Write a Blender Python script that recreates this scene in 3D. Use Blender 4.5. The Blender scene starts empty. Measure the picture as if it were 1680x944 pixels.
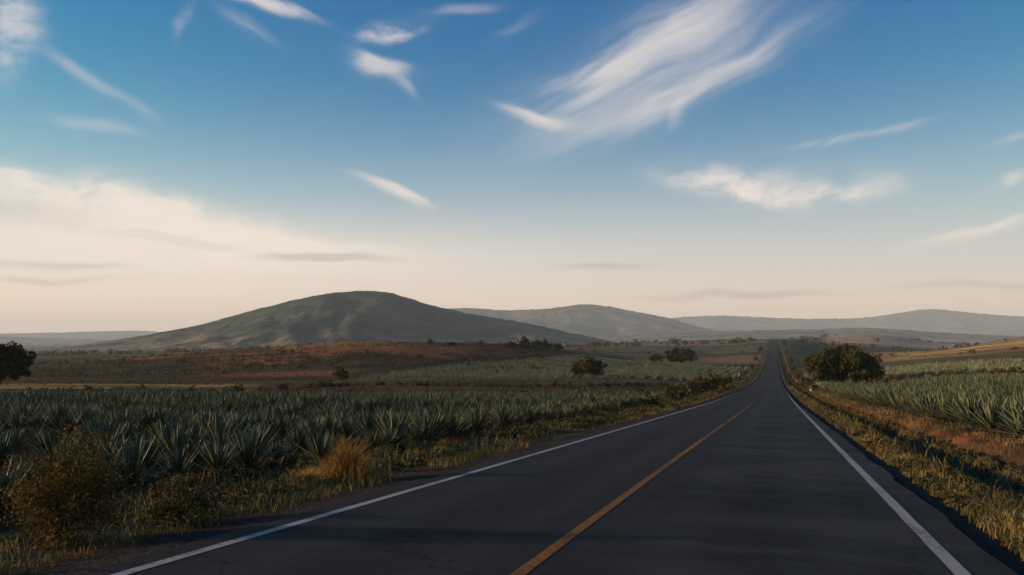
import bpy, math, random
import numpy as np
from mathutils import Matrix, Vector, Euler

random.seed(7)
RNG = np.random.default_rng(11)
R = math.radians
SC = bpy.context.scene
COL = SC.collection

# ------------------------------------------------------------------ camera
EYE = 1.66
FPX, CXP, CYP, HOR, VPX = 1400.0, 840.0, 472.0, 560.0, 1271.0
PIT = math.atan((HOR - CYP) / FPX)
YAW = math.atan((VPX - CXP) / FPX * math.cos(PIT))
cam_d = bpy.data.cameras.new('camera')
cam_d.sensor_width = 36.0
cam_d.lens = 36.0 * FPX / 1680.0
cam_d.clip_start, cam_d.clip_end = 0.1, 60000.0
cam = bpy.data.objects.new('camera', cam_d)
COL.objects.link(cam)
cam.location = (0, 0, EYE)
cam.rotation_euler = (R(90) + PIT, 0, YAW)
SC.camera = cam

# ------------------------------------------------------------------ render look
SC.view_settings.view_transform = 'Standard'
SC.view_settings.look = 'None'
SC.view_settings.gamma = 1.0
SC.view_settings.exposure = EXPO = 0.5
SC.cycles.max_bounces = 6
SC.cycles.diffuse_bounces = 2
SC.cycles.glossy_bounces = 2
SC.cycles.transmission_bounces = 2
SC.cycles.volume_bounces = 2
SC.cycles.transparent_max_bounces = 8
SC.cycles.use_denoising = True
SC.cycles.sample_clamp_indirect = 4.0

# ------------------------------------------------------------------ sun and sky
SUN_AZ, SUN_EL = -104.0, 9.5            # azimuth clockwise from the road direction, elevation
sd = bpy.data.lights.new('sun', 'SUN')
sd.energy = 5.0
sd.angle = R(0.5)
sd.color = (1.0, 0.69, 0.40)
sun = bpy.data.objects.new('sun', sd)
COL.objects.link(sun)
_d = Vector((math.sin(R(SUN_AZ)) * math.cos(R(SUN_EL)), math.cos(R(SUN_AZ)) * math.cos(R(SUN_EL)), math.sin(R(SUN_EL))))
sun.rotation_euler = _d.to_track_quat('Z', 'Y').to_euler()
sun.location = (-60, 10, 40)


class NT:
    """small helper for writing node trees"""
    def __init__(s, tree):
        s.t = tree
        s.n = tree.nodes
        s.l = tree.links

    def put(s, sock, v):
        if isinstance(v, bpy.types.NodeSocket):
            s.l.new(v, sock)
        elif v is not None:
            if hasattr(sock.default_value, '__len__') and not hasattr(v, '__len__'):
                v = (v,) * len(sock.default_value)
            if hasattr(sock.default_value, '__len__') and len(sock.default_value) == 4 and len(v) == 3:
                v = (*v, 1)
            sock.default_value = v

    def m(s, op, a, b=None, c=None, clamp=False):
        n = s.n.new('ShaderNodeMath')
        n.operation = op
        n.use_clamp = clamp
        for i, v in enumerate((a, b, c)):
            if v is not None:
                s.put(n.inputs[i], v)
        return n.outputs[0]

    def vm(s, op, a, b=None):
        n = s.n.new('ShaderNodeVectorMath')
        n.operation = op
        s.put(n.inputs[0], a)
        if b is not None:
            s.put(n.inputs[1], b)
        return n.outputs[0]

    def mapping(s, v, loc=(0, 0, 0), rot=(0, 0, 0), scale=(1, 1, 1), kind='POINT'):
        n = s.n.new('ShaderNodeMapping')
        n.vector_type = kind
        s.put(n.inputs['Vector'], v)
        n.inputs['Location'].default_value = loc
        n.inputs['Rotation'].default_value = rot
        n.inputs['Scale'].default_value = scale
        return n.outputs[0]

    def noise(s, v, scale=1.0, detail=4.0, rough=0.55, dist=0.0, col=False):
        n = s.n.new('ShaderNodeTexNoise')
        if v is not None:
            s.put(n.inputs['Vector'], v)
        n.inputs['Scale'].default_value = scale
        n.inputs['Detail'].default_value = detail
        n.inputs['Roughness'].default_value = rough
        n.inputs['Distortion'].default_value = dist
        return n.outputs['Color' if col else 'Fac']

    def mix(s, fac, a, b, kind='MIX'):
        n = s.n.new('ShaderNodeMix')
        n.data_type = 'RGBA'
        n.blend_type = kind
        s.put(n.inputs[0], fac)
        s.put(n.inputs[6], a)
        s.put(n.inputs[7], b)
        return n.outputs[2]

    def ramp(s, v, lo, hi, a=0.0, b=1.0, smooth=True):
        n = s.n.new('ShaderNodeMapRange')
        n.interpolation_type = 'SMOOTHSTEP' if smooth else 'LINEAR'
        s.put(n.inputs[0], v)
        n.inputs[1].default_value = lo
        n.inputs[2].default_value = hi
        n.inputs[3].default_value = a
        n.inputs[4].default_value = b
        return n.outputs[0]

    def sep(s, v):
        n = s.n.new('ShaderNodeSeparateXYZ')
        s.put(n.inputs[0], v)
        return n.outputs

    def comb(s, x, y, z=0.0):
        n = s.n.new('ShaderNodeCombineXYZ')
        for i, v in enumerate((x, y, z)):
            s.put(n.inputs[i], v)
        return n.outputs[0]

    def attr(s, name):
        n = s.n.new('ShaderNodeAttribute')
        n.attribute_name = name
        return n.outputs


def px_dir(px, py):
    """photo pixel -> azimuth (deg, clockwise from +Y) and elevation (deg)"""
    xc, yc = (px - CXP) / FPX, (CYP - py) / FPX
    F = math.cos(PIT) - yc * math.sin(PIT)
    z = math.sin(PIT) + yc * math.cos(PIT)
    az = math.degrees(math.atan2(xc, F) - YAW)
    el = math.degrees(math.atan2(z, math.hypot(xc, F)))
    return az, el


def build_world():
    w = bpy.data.worlds.new('World')
    SC.world = w
    w.use_nodes = True
    w.node_tree.nodes.clear()
    k = NT(w.node_tree)
    out = k.n.new('ShaderNodeOutputWorld')
    bg = k.n.new('ShaderNodeBackground')
    bg.inputs['Strength'].default_value = 0.075
    sky = k.n.new('ShaderNodeTexSky')
    sky.sky_type = 'NISHITA'
    sky.sun_disc = False
    sky.sun_elevation = R(SUN_EL)
    sky.sun_rotation = R(SUN_AZ)
    sky.altitude = 1300
    sky.air_density = 1.0
    sky.dust_density = 0.5
    sky.ozone_density = 2.0
    c = sky.outputs[0]
    tc = k.n.new('ShaderNodeTexCoord')
    x, y, z = k.sep(tc.outputs['Generated'])
    DEG = 57.29578
    az = k.m('MULTIPLY', k.m('ARCTAN2', x, y), DEG)
    el = k.m('MULTIPLY', k.m('ARCSINE', z), DEG)
    # one film-like tone curve per channel over the whole dome, with a soft shoulder
    n = k.n.new('ShaderNodeSeparateColor')
    k.put(n.inputs[0], c)
    ch = []
    for i, (gain, g) in enumerate(SKY_CURVE):
        t = k.m('MULTIPLY', k.m('POWER', n.outputs[i], g), gain)
        t = k.m('DIVIDE', t, k.m('SQRT', k.m('ADD', 1.0, k.m('POWER', k.m('DIVIDE', t, SKY_TOP[i]), 2.0))))
        ch.append(t)
    n = k.n.new('ShaderNodeCombineColor')
    for i in range(3):
        k.put(n.inputs[i], ch[i])
    c = n.outputs[0]
    # pale veil low in the sky and a warm dust layer along the whole horizon, a little brighter towards the sun
    elp = k.m('MAXIMUM', el, 0.0)
    dot = k.m('ADD', k.m('MULTIPLY', x, math.sin(R(SUN_AZ))), k.m('MULTIPLY', y, math.cos(R(SUN_AZ))))
    glow = k.m('ADD', k.m('MULTIPLY', dot, 0.24), 0.92)
    veil = k.m('EXPONENT', k.m('MULTIPLY', k.m('POWER', k.m('DIVIDE', elp, 10.3), 2.3), -1.0))
    c = k.mix(k.m('MULTIPLY', veil, 0.72), c, VEIL)
    dust = k.m('EXPONENT', k.m('MULTIPLY', k.m('POWER', k.m('DIVIDE', elp, 6.0), 1.4), -1.0))
    c = k.mix(k.m('MULTIPLY', dust, 0.9), c, k.mix(1.0, DUST, k.comb(glow, glow, glow), 'MULTIPLY'))
    q = k.comb(az, el, 0.0)
    warp = k.vm('SUBTRACT', k.noise(q, 0.16, 2, 0.5, col=True), (0.5, 0.5, 0.5))
    wq = k.vm('ADD', q, k.vm('MULTIPLY', warp, (3.0, 1.6, 0)))
    fields = {}
    for name, rot, sc in (('up', 24, (0.07, 0.38, 1)), ('down', -20, (0.10, 0.42, 1)), ('flat', -3, (0.06, 0.40, 1))):
        v = k.mapping(wq, rot=(0, 0, R(-rot)))
        v = k.vm('MULTIPLY', v, sc)
        fields[name] = k.m('ADD', k.m('MULTIPLY', k.noise(v, 1.0, 4, 0.5), 0.72), k.m('MULTIPLY', k.noise(k.vm('MULTIPLY', v, (2.2, 4.2, 1)), 1.0, 5, 0.6), 0.28))
    fields['puff'] = k.noise(k.vm('MULTIPLY', wq, (0.20, 0.36, 1)), 1.0, 8, 0.62)
    PXD = DEG / FPX

    def cloud(px, py, rot, lu, up, dn, strength, field, curve=0.0, lo=0.0, hi=0.72):
        a0, e0 = px_dir(px, py)
        v = k.mapping(wq if field != 'soft' else q, loc=(a0, e0, 0), rot=(0, 0, R(rot)), scale=(lu * PXD, PXD, 1), kind='TEXTURE')
        u, t, _ = k.sep(v)
        u2 = k.m('MULTIPLY', u, u)
        if curve:
            t = k.m('ADD', t, k.m('MULTIPLY', u2, curve))
        d = k.m('MAXIMUM', k.m('DIVIDE', t, up), k.m('DIVIDE', t, -dn))
        r2 = k.m('ADD', u2, k.m('MULTIPLY', d, d))
        mask = k.m('EXPONENT', k.m('MULTIPLY', r2, -1.6))
        if field == 'soft':
            return k.m('MULTIPLY', mask, strength)
        n = fields[field]
        dens = k.m('MULTIPLY', mask, k.ramp(n, 0.24, 0.76))
        return k.m('MULTIPLY', k.ramp(dens, lo, hi), strength)

    CL = [
        (1010, 85, 24, 235, 42, 60, 0.8, 'up'), (1150, 128, 23, 235, 15, 42, 0.62, 'up'), (1080, 110, 24, 280, 95, 85, 0.5, 'up'), (1060, 105, 24, 260, 80, 80, 0.16, 'soft'),
        (878, 186, -16, 80, 12, 16, 0.95, 'down'), (1116, 182, 72, 42, 12, 14, 0.4, 'up'),
        (652, 54, 10, 66, 26, 14, 0.9, 'puff'), (628, 96, -14, 66, 11, 30, 0.75, 'puff'), (655, 130, -48, 40, 10, 12, 0.45, 'down'),
        (455, 6, -10, 105, 14, 14, 0.9, 'down'), (405, 38, -25, 70, 14, 20, 0.3, 'down'),
        (22, 45, 80, 85, 40, 40, 0.75, 'puff'), (150, 132, -28, 120, 11, 16, 0.33, 'down'), (168, 212, -8, 80, 13, 13, 0.26, 'down'),
        (640, 309, -18, 78, 11, 16, 0.95, 'down'), (1195, 312, -12, 135, 46, 24, 0.95, 'puff'), (1335, 318, 2, 135, 46, 24, 0.85, 'puff'),
        (1395, 222, 8, 125, 8, 11, 0.7, 'up'), (1610, 375, 13, 120, 9, 15, 0.8, 'up'), (1668, 297, 8, 55, 15, 15, 0.6, 'puff'),
        (1670, 225, 3, 42, 10, 10, 0.4, 'flat'), (298, 28, 80, 50, 14, 14, 0.25, 'puff'), (850, 40, 30, 60, 12, 14, 0.28, 'up'), (765, 18, 5, 70, 12, 12, 0.28, 'flat'),
        (235, 352, -8, 280, 44, 95, 1.0, 'puff', 0.0, 0.0, 0.5), (95, 318, -4, 130, 10, 26, 0.6, 'flat'), (330, 352, -10, 170, 12, 30, 0.6, 'flat'), (30, 290, -7, 110, 9, 18, 0.8, 'flat'), (440, 392, -5, 300, 26, 55, 0.85, 'flat', 0.0, 0.02, 0.5),
        (60, 400, 0, 330, 70, 70, 0.75, 'soft'), (480, 420, 0, 520, 60, 70, 0.45, 'soft'),
    ]
    clear = None
    for a in CL:
        o = k.m('SUBTRACT', 1.0, cloud(*a), clamp=True)
        clear = o if clear is None else k.m('MULTIPLY', clear, o)
    cover = k.m('SUBTRACT', 1.0, clear, clamp=True)
    # thin cirrus elsewhere round the dome
    thin = k.m('MULTIPLY', k.ramp(fields['up'], 0.5, 0.85), 0.03)
    cover = k.m('MAXIMUM', cover, thin)
    ccol = k.mix(k.ramp(el, 2.0, 20.0), CLOUD_LOW, CLOUD_HIGH)
    c = k.mix(k.m('MULTIPLY', cover, 0.93), c, ccol)
    gaps = None
    for a in [(550, 422, 1, 130, 9, 8, 0.6, 'flat'), (990, 437, 0, 105, 8, 7, 0.6, 'flat'), (1190, 484, 1, 170, 9, 8, 0.6, 'flat'),
              (70, 436, -1, 150, 8, 7, 0.5, 'flat'), (80, 458, 0, 110, 7, 6, 0.45, 'flat'), (45, 352, -4, 130, 22, 24, 0.22, 'puff'), (270, 395, -3, 120, 8, 10, 0.2, 'flat'), (1600, 470, -2, 130, 8, 8, 0.45, 'flat')]:
        o = cloud(*a, 0.0, 0.0, 0.4)
        gaps = o if gaps is None else k.m('MAXIMUM', gaps, o)
    c = k.mix(gaps, c, CLOUD_GREY)
    k.put(bg.inputs['Color'], c)
    k.l.new(bg.outputs[0], out.inputs['Surface'])
    w.cycles.sampling_method = 'MANUAL'
    w.cycles.sample_map_resolution = 512


SKY_CURVE = ((0.052, 2.6), (0.83, 1.45), (1.65, 0.98))
VEIL = (6.2, 6.05, 6.7)
DUST = (12.2, 8.4, 5.8)
SKY_TOP = (9.5, 8.6, 7.4)
CLOUD_LOW = (9.8, 8.4, 7.1)
CLOUD_HIGH = (7.4, 6.8, 6.5)
CLOUD_GREY = (5.0, 4.3, 4.0)
build_world()


# ------------------------------------------------------------------ numeric helpers
def smooth(a, b, x):
    t = np.clip((x - a) / (b - a), 0, 1)
    return t * t * (3 - 2 * t)


def _hash(ix, iy, seed):
    n = (ix.astype(np.int64) * 374761393 + iy.astype(np.int64) * 668265263 + seed * 1442695041) & 0xFFFFFFFF
    n = ((n ^ (n >> 13)) * 1274126177) & 0xFFFFFFFF
    return ((n ^ (n >> 16)) & 0xFFFF) / 65535.0


def vnoise(x, y, seed=0):
    ix, iy = np.floor(x), np.floor(y)
    fx, fy = x - ix, y - iy
    fx, fy = fx * fx * (3 - 2 * fx), fy * fy * (3 - 2 * fy)
    a, b = _hash(ix, iy, seed), _hash(ix + 1, iy, seed)
    c, d = _hash(ix, iy + 1, seed), _hash(ix + 1, iy + 1, seed)
    return (a * (1 - fx) + b * fx) * (1 - fy) + (c * (1 - fx) + d * fx) * fy


def fbm(x, y, seed=0, octv=4):
    s, a, t = 0.0, 1.0, 0.0
    for i in range(octv):
        s = s + a * vnoise(x * 2 ** i, y * 2 ** i, seed + i)
        t += a
        a *= 0.5
    return s / t - 0.5


def cam_XF(x, y):
    return x * math.cos(YAW) + y * math.sin(YAW), -x * math.sin(YAW) + y * math.cos(YAW)


def world_xy(px, F):
    """ground position at photo column px and forward distance F"""
    X = (px - CXP) / FPX * F
    return X * math.cos(YAW) - F * math.sin(YAW), X * math.sin(YAW) + F * math.cos(YAW)


def slope_of(py):
    yc = (CYP - np.asarray(py, float)) / FPX
    return (math.sin(PIT) + yc * math.cos(PIT)) / (math.cos(PIT) - yc * math.sin(PIT))


def project(x, y, z):
    X, F = cam_XF(x, y)
    zz = z - EYE
    Z = np.maximum(F * math.cos(PIT) + zz * math.sin(PIT), 1e-3)
    Y = -F * math.sin(PIT) + zz * math.cos(PIT)
    return CXP + FPX * X / Z, CYP - FPX * Y / Z


# ------------------------------------------------------------------ the lie of the land
_py = np.array([-400, -250, -60, 0, 50, 92, 143, 215, 298, 446, 600, 826, 1200, 1500, 1786, 2100, 2600, 3500, 20000], float)
_pz = np.array([9, 9, 2.88, 0, -2.4, -4.35, -6.25, -8.9, -10.94, -12.05, -9.9, -5.67, 0.3, 4.2, 6.3, 3.5, -8, -14, -14], float)
_yy = np.arange(-400, 20000, 4.0)
_kern = np.exp(-0.5 * (np.arange(-15, 16) * 4.0 / 18.0) ** 2)
_kern /= _kern.sum()
_zz = np.convolve(np.pad(np.interp(_yy, _py, _pz), 15, mode='edge'), _kern, mode='valid')
_zz -= np.interp(0, _yy, _zz)


def road_z(y):
    return np.interp(y, _yy, _zz)


XC = -1.85
_cx = np.array([-60, -12, -9.6, -8.4, -7.2, -6.3, -5.7, -5.55, 1.98, 2.14, 2.5, 2.9, 3.5, 4.1, 4.6, 5.1, 5.38, 5.62, 6.15, 6.8, 8, 20, 60])
_cz = np.array([-.55, -.40, -.30, -.22, -.20, -.12, -.06, -.25, -.25, -.10, -.10, -.02, -.14, -.58, -.30, -.24, -.52, -.46, -.10, .04, .0, .0, .3])

TF = np.array([60, 100, 150, 200, 260, 320, 400, 500, 650, 900, 1300, 1800, 2600, 5000, 14000], float)
TP = np.array([-600, 0, 300, 600, 850, 1050, 1200, 1271, 1340, 1440, 1550, 1680, 2300], float)
TAB = {
    -600: [662, 653, 640, 630, 624, 618, 610, 602, 596, 590, 586, 582, 577, 571, 563],
    0: [662, 653, 640, 630, 624, 618, 608, 598, 592, 588, 585, 581, 577, 571, 563],
    300: [664, 652, 640, 630, 622, 612, 592, 578, 582, 582, 578, 576, 573, 569, 563],
    600: [667, 653, 637, 626, 617, 598, 573, 559, 564, 570, 572, 572, 571, 568, 563],
    850: [668, 655, 638, 627, 618, 607, 595, 563, 570, 574, 572, 571, 570, 568, 563],
    1050: [670, 656, 640, 628, 619, 610, 600, 591, 582, 573, 565, 561, 566, 567, 563],
    1200: [669, 652, 640, 631, 623, 615, 607, 599, 587, 574, 563, 556, 562, 566, 563],
    1271: None,
    1340: [667, 650, 635, 625, 618, 612, 604, 596, 586, 576, 566, 552, 560, 566, 563],
    1440: [660, 642, 631, 621, 612, 606, 599, 592, 586, 582, 575, 545, 558, 566, 563],
    1550: [653, 636, 624, 613, 604, 597, 590, 583, 577, 576, 580, 567, 565, 566, 563],
    1680: [650, 634, 621, 609, 598, 589, 580, 570, 557, 550, 560, 566, 565, 566, 563],
    2300: [648, 632, 619, 606, 590, 580, 570, 560, 550, 545, 556, 565, 565, 566, 563],
}
_tab = []
for _p in TP:
    if TAB[int(_p)] is None:
        _tab.append((road_z(TF / math.cos(YAW)) - EYE) / TF)
    else:
        _tab.append(slope_of(TAB[int(_p)]))
_tab = np.array(_tab)
_lf = np.linspace(math.log(60), math.log(14000), 420)
_up = np.linspace(-600, 2300, 300)
_d1 = np.array([np.interp(_lf, np.log(TF), r) for r in _tab])
_dense = np.array([np.interp(_up, TP, _d1[:, j]) for j in range(len(_lf))]).T


def _blur(a, n, axis):
    kk = np.exp(-0.5 * (np.arange(-3 * n, 3 * n + 1) / n) ** 2)
    kk /= kk.sum()
    pad = [(0, 0), (0, 0)]
    pad[axis] = (3 * n, 3 * n)
    return np.apply_along_axis(lambda r: np.convolve(r, kk, mode='valid'), axis, np.pad(a, pad, mode='edge'))


_dense = _blur(_blur(_dense, 4, 1), 4, 0)


def land_far(x, y):
    X, F = cam_XF(x, y)
    Fc = np.maximum(F, 60.0)
    p = np.clip(CXP + FPX * X / Fc, -600, 2300)
    i = (p + 600) / 2900 * (len(_up) - 1)
    j = np.clip((np.log(Fc) - _lf[0]) / (_lf[-1] - _lf[0]), 0, 1) * (len(_lf) - 1)
    i0, j0 = np.minimum(i.astype(int), len(_up) - 2), np.minimum(j.astype(int), len(_lf) - 2)
    a, b = i - i0, j - j0
    s = (_dense[i0, j0] * (1 - a) + _dense[i0 + 1, j0] * a) * (1 - b) + (_dense[i0, j0 + 1] * (1 - a) + _dense[i0 + 1, j0 + 1] * a) * b
    return EYE + s * Fc


def land(x, y):
    x, y = np.asarray(x, float), np.asarray(y, float)
    X, F = cam_XF(x, y)
    near = road_z(y) + np.interp(x, _cx, _cz)
    dx = np.abs(x - XC)
    w = np.maximum(1 - smooth(28, 75, F), 1 - smooth(8 + 0.004 * np.maximum(y, 0), 26 + 0.03 * np.maximum(y, 0), dx))
    w = np.where(y > 2300, 0.0, w)
    far = land_far(x, y)
    roll = fbm(x / 90, y / 90, 3, 3) * 1.2 * smooth(90, 400, F) * smooth(20, 80, dx)
    roll = roll + (fbm(x / 16, y / 11, 23, 4) * 2.6 * smooth(270, 330, F) * (1 - smooth(520, 640, F)) + fbm(x / 40, y / 22, 27, 3) * 2.2 * smooth(480, 700, F)) * smooth(25, 80, dx)
    h = near * w + (far + roll) * (1 - w)
    out = np.where(x < XC, smooth(6.2, 7.5, dx), smooth(4.2, 4.8, dx))
    h = h + (fbm(x / 1.1, y / 1.1, 9, 3) * 0.24 + fbm(x / 6.0, y / 6.0, 19, 2) * 0.12) * out * (1 - smooth(60, 160, F))
    under = (x > -5.6) & (x < 2.0)
    return h - np.where(under, 0.0012 * np.maximum(y, 0), 0.0)


# ------------------------------------------------------------------ mesh helpers
def mesh_np(name, verts, faces, mat=None, col=None, smooth_sh=False):
    """faces: (n,k) int array or list of such arrays"""
    me = bpy.data.meshes.new(name)
    if isinstance(faces, np.ndarray):
        faces = [faces]
    faces = [f for f in faces if len(f)]
    me.vertices.add(len(verts))
    me.vertices.foreach_set('co', np.ascontiguousarray(verts, dtype=np.float32).ravel())
    loops = np.concatenate([f.ravel() for f in faces]).astype(np.int32)
    cnt = np.concatenate([np.full(len(f), f.shape[1], np.int32) for f in faces])
    me.loops.add(len(loops))
    me.loops.foreach_set('vertex_index', loops)
    me.polygons.add(len(cnt))
    me.polygons.foreach_set('loop_start', np.concatenate([[0], np.cumsum(cnt)[:-1]]).astype(np.int32))
    me.polygons.foreach_set('use_smooth', np.full(len(cnt), smooth_sh))
    if col is not None:
        at = me.color_attributes.new('tone', 'FLOAT_COLOR', 'POINT')
        c = np.ones((len(verts), 4), np.float32)
        c[:, :col.shape[1]] = col
        at.data.foreach_set('color', c.ravel())
    me.update(calc_edges=True)
    if mat:
        me.materials.append(mat)
    return me


def add(name, me, parent=None, loc=None, rot=None, scale=None):
    o = bpy.data.objects.new(name, me)
    COL.objects.link(o)
    if parent:
        o.parent = parent
    if loc is not None:
        o.location = loc
    if rot is not None:
        o.rotation_euler = rot
    if scale is not None:
        o.scale = scale if hasattr(scale, '__len__') else (scale,) * 3
    return o


def tag(o, label=None, cat=None, group=None, kind=None):
    if label:
        o['label'] = label
    if cat:
        o['category'] = cat
    if group:
        o['group'] = group
    if kind:
        o['kind'] = kind
    return o


def grid_faces(nu, nv):
    i = np.arange(nu - 1)[:, None] * nv + np.arange(nv - 1)[None, :]
    i = i.ravel()
    return np.stack([i, i + nv, i + nv + 1, i + 1], 1)


# ------------------------------------------------------------------ materials
def mat_new(name):
    m = bpy.data.materials.new(name)
    m.use_nodes = True
    k = NT(m.node_tree)
    b = k.n['Principled BSDF']
    b.inputs['Specular IOR Level'].default_value = 0.03
    b.inputs['Roughness'].default_value = 0.85
    return m, k, b


def bump(k, b, h, strength, dist):
    n = k.n.new('ShaderNodeBump')
    n.inputs['Strength'].default_value = strength
    n.inputs['Distance'].default_value = dist
    k.put(n.inputs['Height'], h)
    k.l.new(n.outputs[0], b.inputs['Normal'])


def ground_material():
    m, k, b = mat_new('ground')
    geo = k.n.new('ShaderNodeNewGeometry')
    p = geo.outputs['Position']
    base = k.attr('tone')[0]
    n1 = k.noise(p, 0.012, 6, 0.62)
    n2 = k.noise(p, 0.35, 5, 0.6)
    n3 = k.noise(p, 9.0, 4, 0.65)
    v = k.m('ADD', k.m('MULTIPLY', n1, 0.9), k.m('MULTIPLY', n2, 0.7))
    v = k.m('ADD', v, k.m('MULTIPLY', n3, 0.5))
    c = k.mix(1.0, base, k.ramp(v, 0.6, 1.5, 0.30, 1.15, False), 'MULTIPLY')
    # scattered dry tufts and bare earth as hue shifts
    c = k.mix(k.m('MULTIPLY', k.ramp(k.noise(p, 0.05, 6, 0.65), 0.52, 0.66), 0.45), c, (0.032, 0.032, 0.015))
    k.put(b.inputs['Base Color'], c)
    bump(k, b, k.m('ADD', n3, k.m('MULTIPLY', n2, 2.0)), 0.7, 0.06)
    b.inputs['Roughness'].default_value = 1.0
    return m


def road_material():
    m, k, b = mat_new('asphalt')
    geo = k.n.new('ShaderNodeNewGeometry')
    p = geo.outputs['Position']
    x, y, z = k.sep(p)
    fine = k.noise(p, 60.0, 3, 0.7)
    mid = k.noise(p, 1.3, 6, 0.65)
    streak = k.noise(k.vm('MULTIPLY', p, (2.2, 0.05, 0.0)), 1.0, 5, 0.6)
    patch = k.noise(k.vm('MULTIPLY', p, (0.35, 0.12, 0.0)), 1.0, 4, 0.6)
    v = k.m('ADD', k.m('MULTIPLY', fine, 0.35), k.m('MULTIPLY', mid, 0.5))
    v = k.m('ADD', v, k.m('MULTIPLY', streak, 0.55))
    v = k.m('ADD', v, k.m('MULTIPLY', patch, 0.4))
    c = k.mix(k.ramp(v, 0.55, 1.25), (0.0092, 0.0092, 0.0088), (0.030, 0.028, 0.0265))
    # oil-darkened band down the middle of each lane, polished wheel tracks beside it
    for cx in (-0.2, -3.7):
        d = k.m('ABSOLUTE', k.m('SUBTRACT', x, cx))
        c = k.mix(k.m('MULTIPLY', k.ramp(d, 0.7, 0.1), 0.4), c, (0.010, 0.0095, 0.009))
        w = k.ramp(k.m('ABSOLUTE', k.m('SUBTRACT', d, 0.85)), 0.45, 0.05)
        c = k.mix(k.m('MULTIPLY', w, 0.42), c, (0.036, 0.035, 0.034))
    # right-lane cross bands: sun streaks and agave shadows painted into the colour
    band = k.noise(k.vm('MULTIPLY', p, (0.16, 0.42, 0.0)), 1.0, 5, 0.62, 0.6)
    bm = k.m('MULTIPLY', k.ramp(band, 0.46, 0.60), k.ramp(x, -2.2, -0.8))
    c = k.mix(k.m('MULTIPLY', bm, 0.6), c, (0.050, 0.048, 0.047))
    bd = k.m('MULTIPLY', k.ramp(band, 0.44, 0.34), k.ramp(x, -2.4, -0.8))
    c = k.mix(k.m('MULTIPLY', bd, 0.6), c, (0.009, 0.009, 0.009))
    ck = k.n.new('ShaderNodeTexVoronoi')
    ck.feature = 'DISTANCE_TO_EDGE'
    ck.inputs['Scale'].default_value = 0.42
    k.put(ck.inputs['Vector'], k.vm('ADD', p, k.vm('MULTIPLY', k.noise(p, 1.6, 5, 0.7, col=True), (1.4, 1.4, 0))))
    c = k.mix(k.m('MULTIPLY', k.ramp(ck.outputs['Distance'], 0.010, 0.002), k.ramp(patch, 0.46, 0.56)), c, (0.005, 0.005, 0.005))
    # dust along both edges
    e = k.ramp(k.m('ABSOLUTE', k.m('SUBTRACT', x, -1.85)), 3.45, 4.0)
    c = k.mix(k.m('MULTIPLY', k.m('MULTIPLY', e, k.ramp(mid, 0.35, 0.65)), 0.25), c, (0.030, 0.026, 0.020))
    # sparse pale chippings
    chip = k.n.new('ShaderNodeTexVoronoi')
    chip.inputs['Scale'].default_value = 22.0
    k.put(chip.inputs['Vector'], p)
    c = k.mix(k.m('MULTIPLY', k.ramp(chip.outputs['Distance'], 0.22, 0.10), k.ramp(mid, 0.42, 0.58)), c, (0.11, 0.10, 0.095))
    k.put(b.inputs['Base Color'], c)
    k.put(b.inputs['Roughness'], k.ramp(mid, 0.3, 0.7, 0.70, 0.88))
    b.inputs['Specular IOR Level'].default_value = 0.10
    bump(k, b, fine, 0.5, 0.01)
    return m


def paint_material(name, col, wear, gone=None):
    m, k, b = mat_new(name)
    geo = k.n.new('ShaderNodeNewGeometry')
    p = geo.outputs['Position']
    n = k.m('ADD', k.m('MULTIPLY', k.noise(p, 14.0, 5, 0.7), 0.6), k.m('MULTIPLY', k.noise(k.vm('MULTIPLY', p, (3.0, 0.25, 0)), 1.0, 4, 0.6), 0.5))
    if gone:
        n = k.m('ADD', n, k.ramp(k.sep(p)[1], gone[0], gone[1], 0.0, gone[2]))
    c = k.mix(k.ramp(n, wear, wear + 0.22), col, (0.028, 0.027, 0.027))
    c = k.mix(k.m('MULTIPLY', k.noise(p, 2.0, 4), 0.3), c, (0.07, 0.06, 0.05))
    k.put(b.inputs['Base Color'], c)
    b.inputs['Roughness'].default_value = 0.7
    return m


def leaf_material(name, tints, rough=0.6, trans=0.0, spec=0.06):
    """colour from the 'tone' attribute: r picks between two leaf colours, g is brightness"""
    m, k, b = mat_new(name)
    r, g, bl = k.sep(k.attr('tone')[0])
    oi = k.n.new('ShaderNodeObjectInfo')
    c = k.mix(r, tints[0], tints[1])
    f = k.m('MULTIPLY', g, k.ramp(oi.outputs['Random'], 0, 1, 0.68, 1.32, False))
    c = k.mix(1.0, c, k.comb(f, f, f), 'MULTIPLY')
    k.put(b.inputs['Base Color'], c)
    b.inputs['Roughness'].default_value = rough
    b.inputs['Specular IOR Level'].default_value = spec
    if trans:
        out = k.n['Material Output']
        t = k.n.new('ShaderNodeBsdfTranslucent')
        k.put(t.inputs['Color'], c)
        mx = k.n.new('ShaderNodeMixShader')
        mx.inputs[0].default_value = trans
        k.l.new(b.outputs[0], mx.inputs[1])
        k.l.new(t.outputs[0], mx.inputs[2])
        k.l.new(mx.outputs[0], out.inputs['Surface'])
    return m


def plain_material(name, a, b_, scale, rough=0.85):
    m, k, b = mat_new(name)
    tc = k.n.new('ShaderNodeTexCoord')
    n = k.noise(tc.outputs['Object'], scale, 5, 0.65)
    k.put(b.inputs['Base Color'], k.mix(k.ramp(n, 0.35, 0.65), a, b_))
    b.inputs['Roughness'].default_value = rough
    bump(k, b, n, 0.5, 0.03)
    return m


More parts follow.
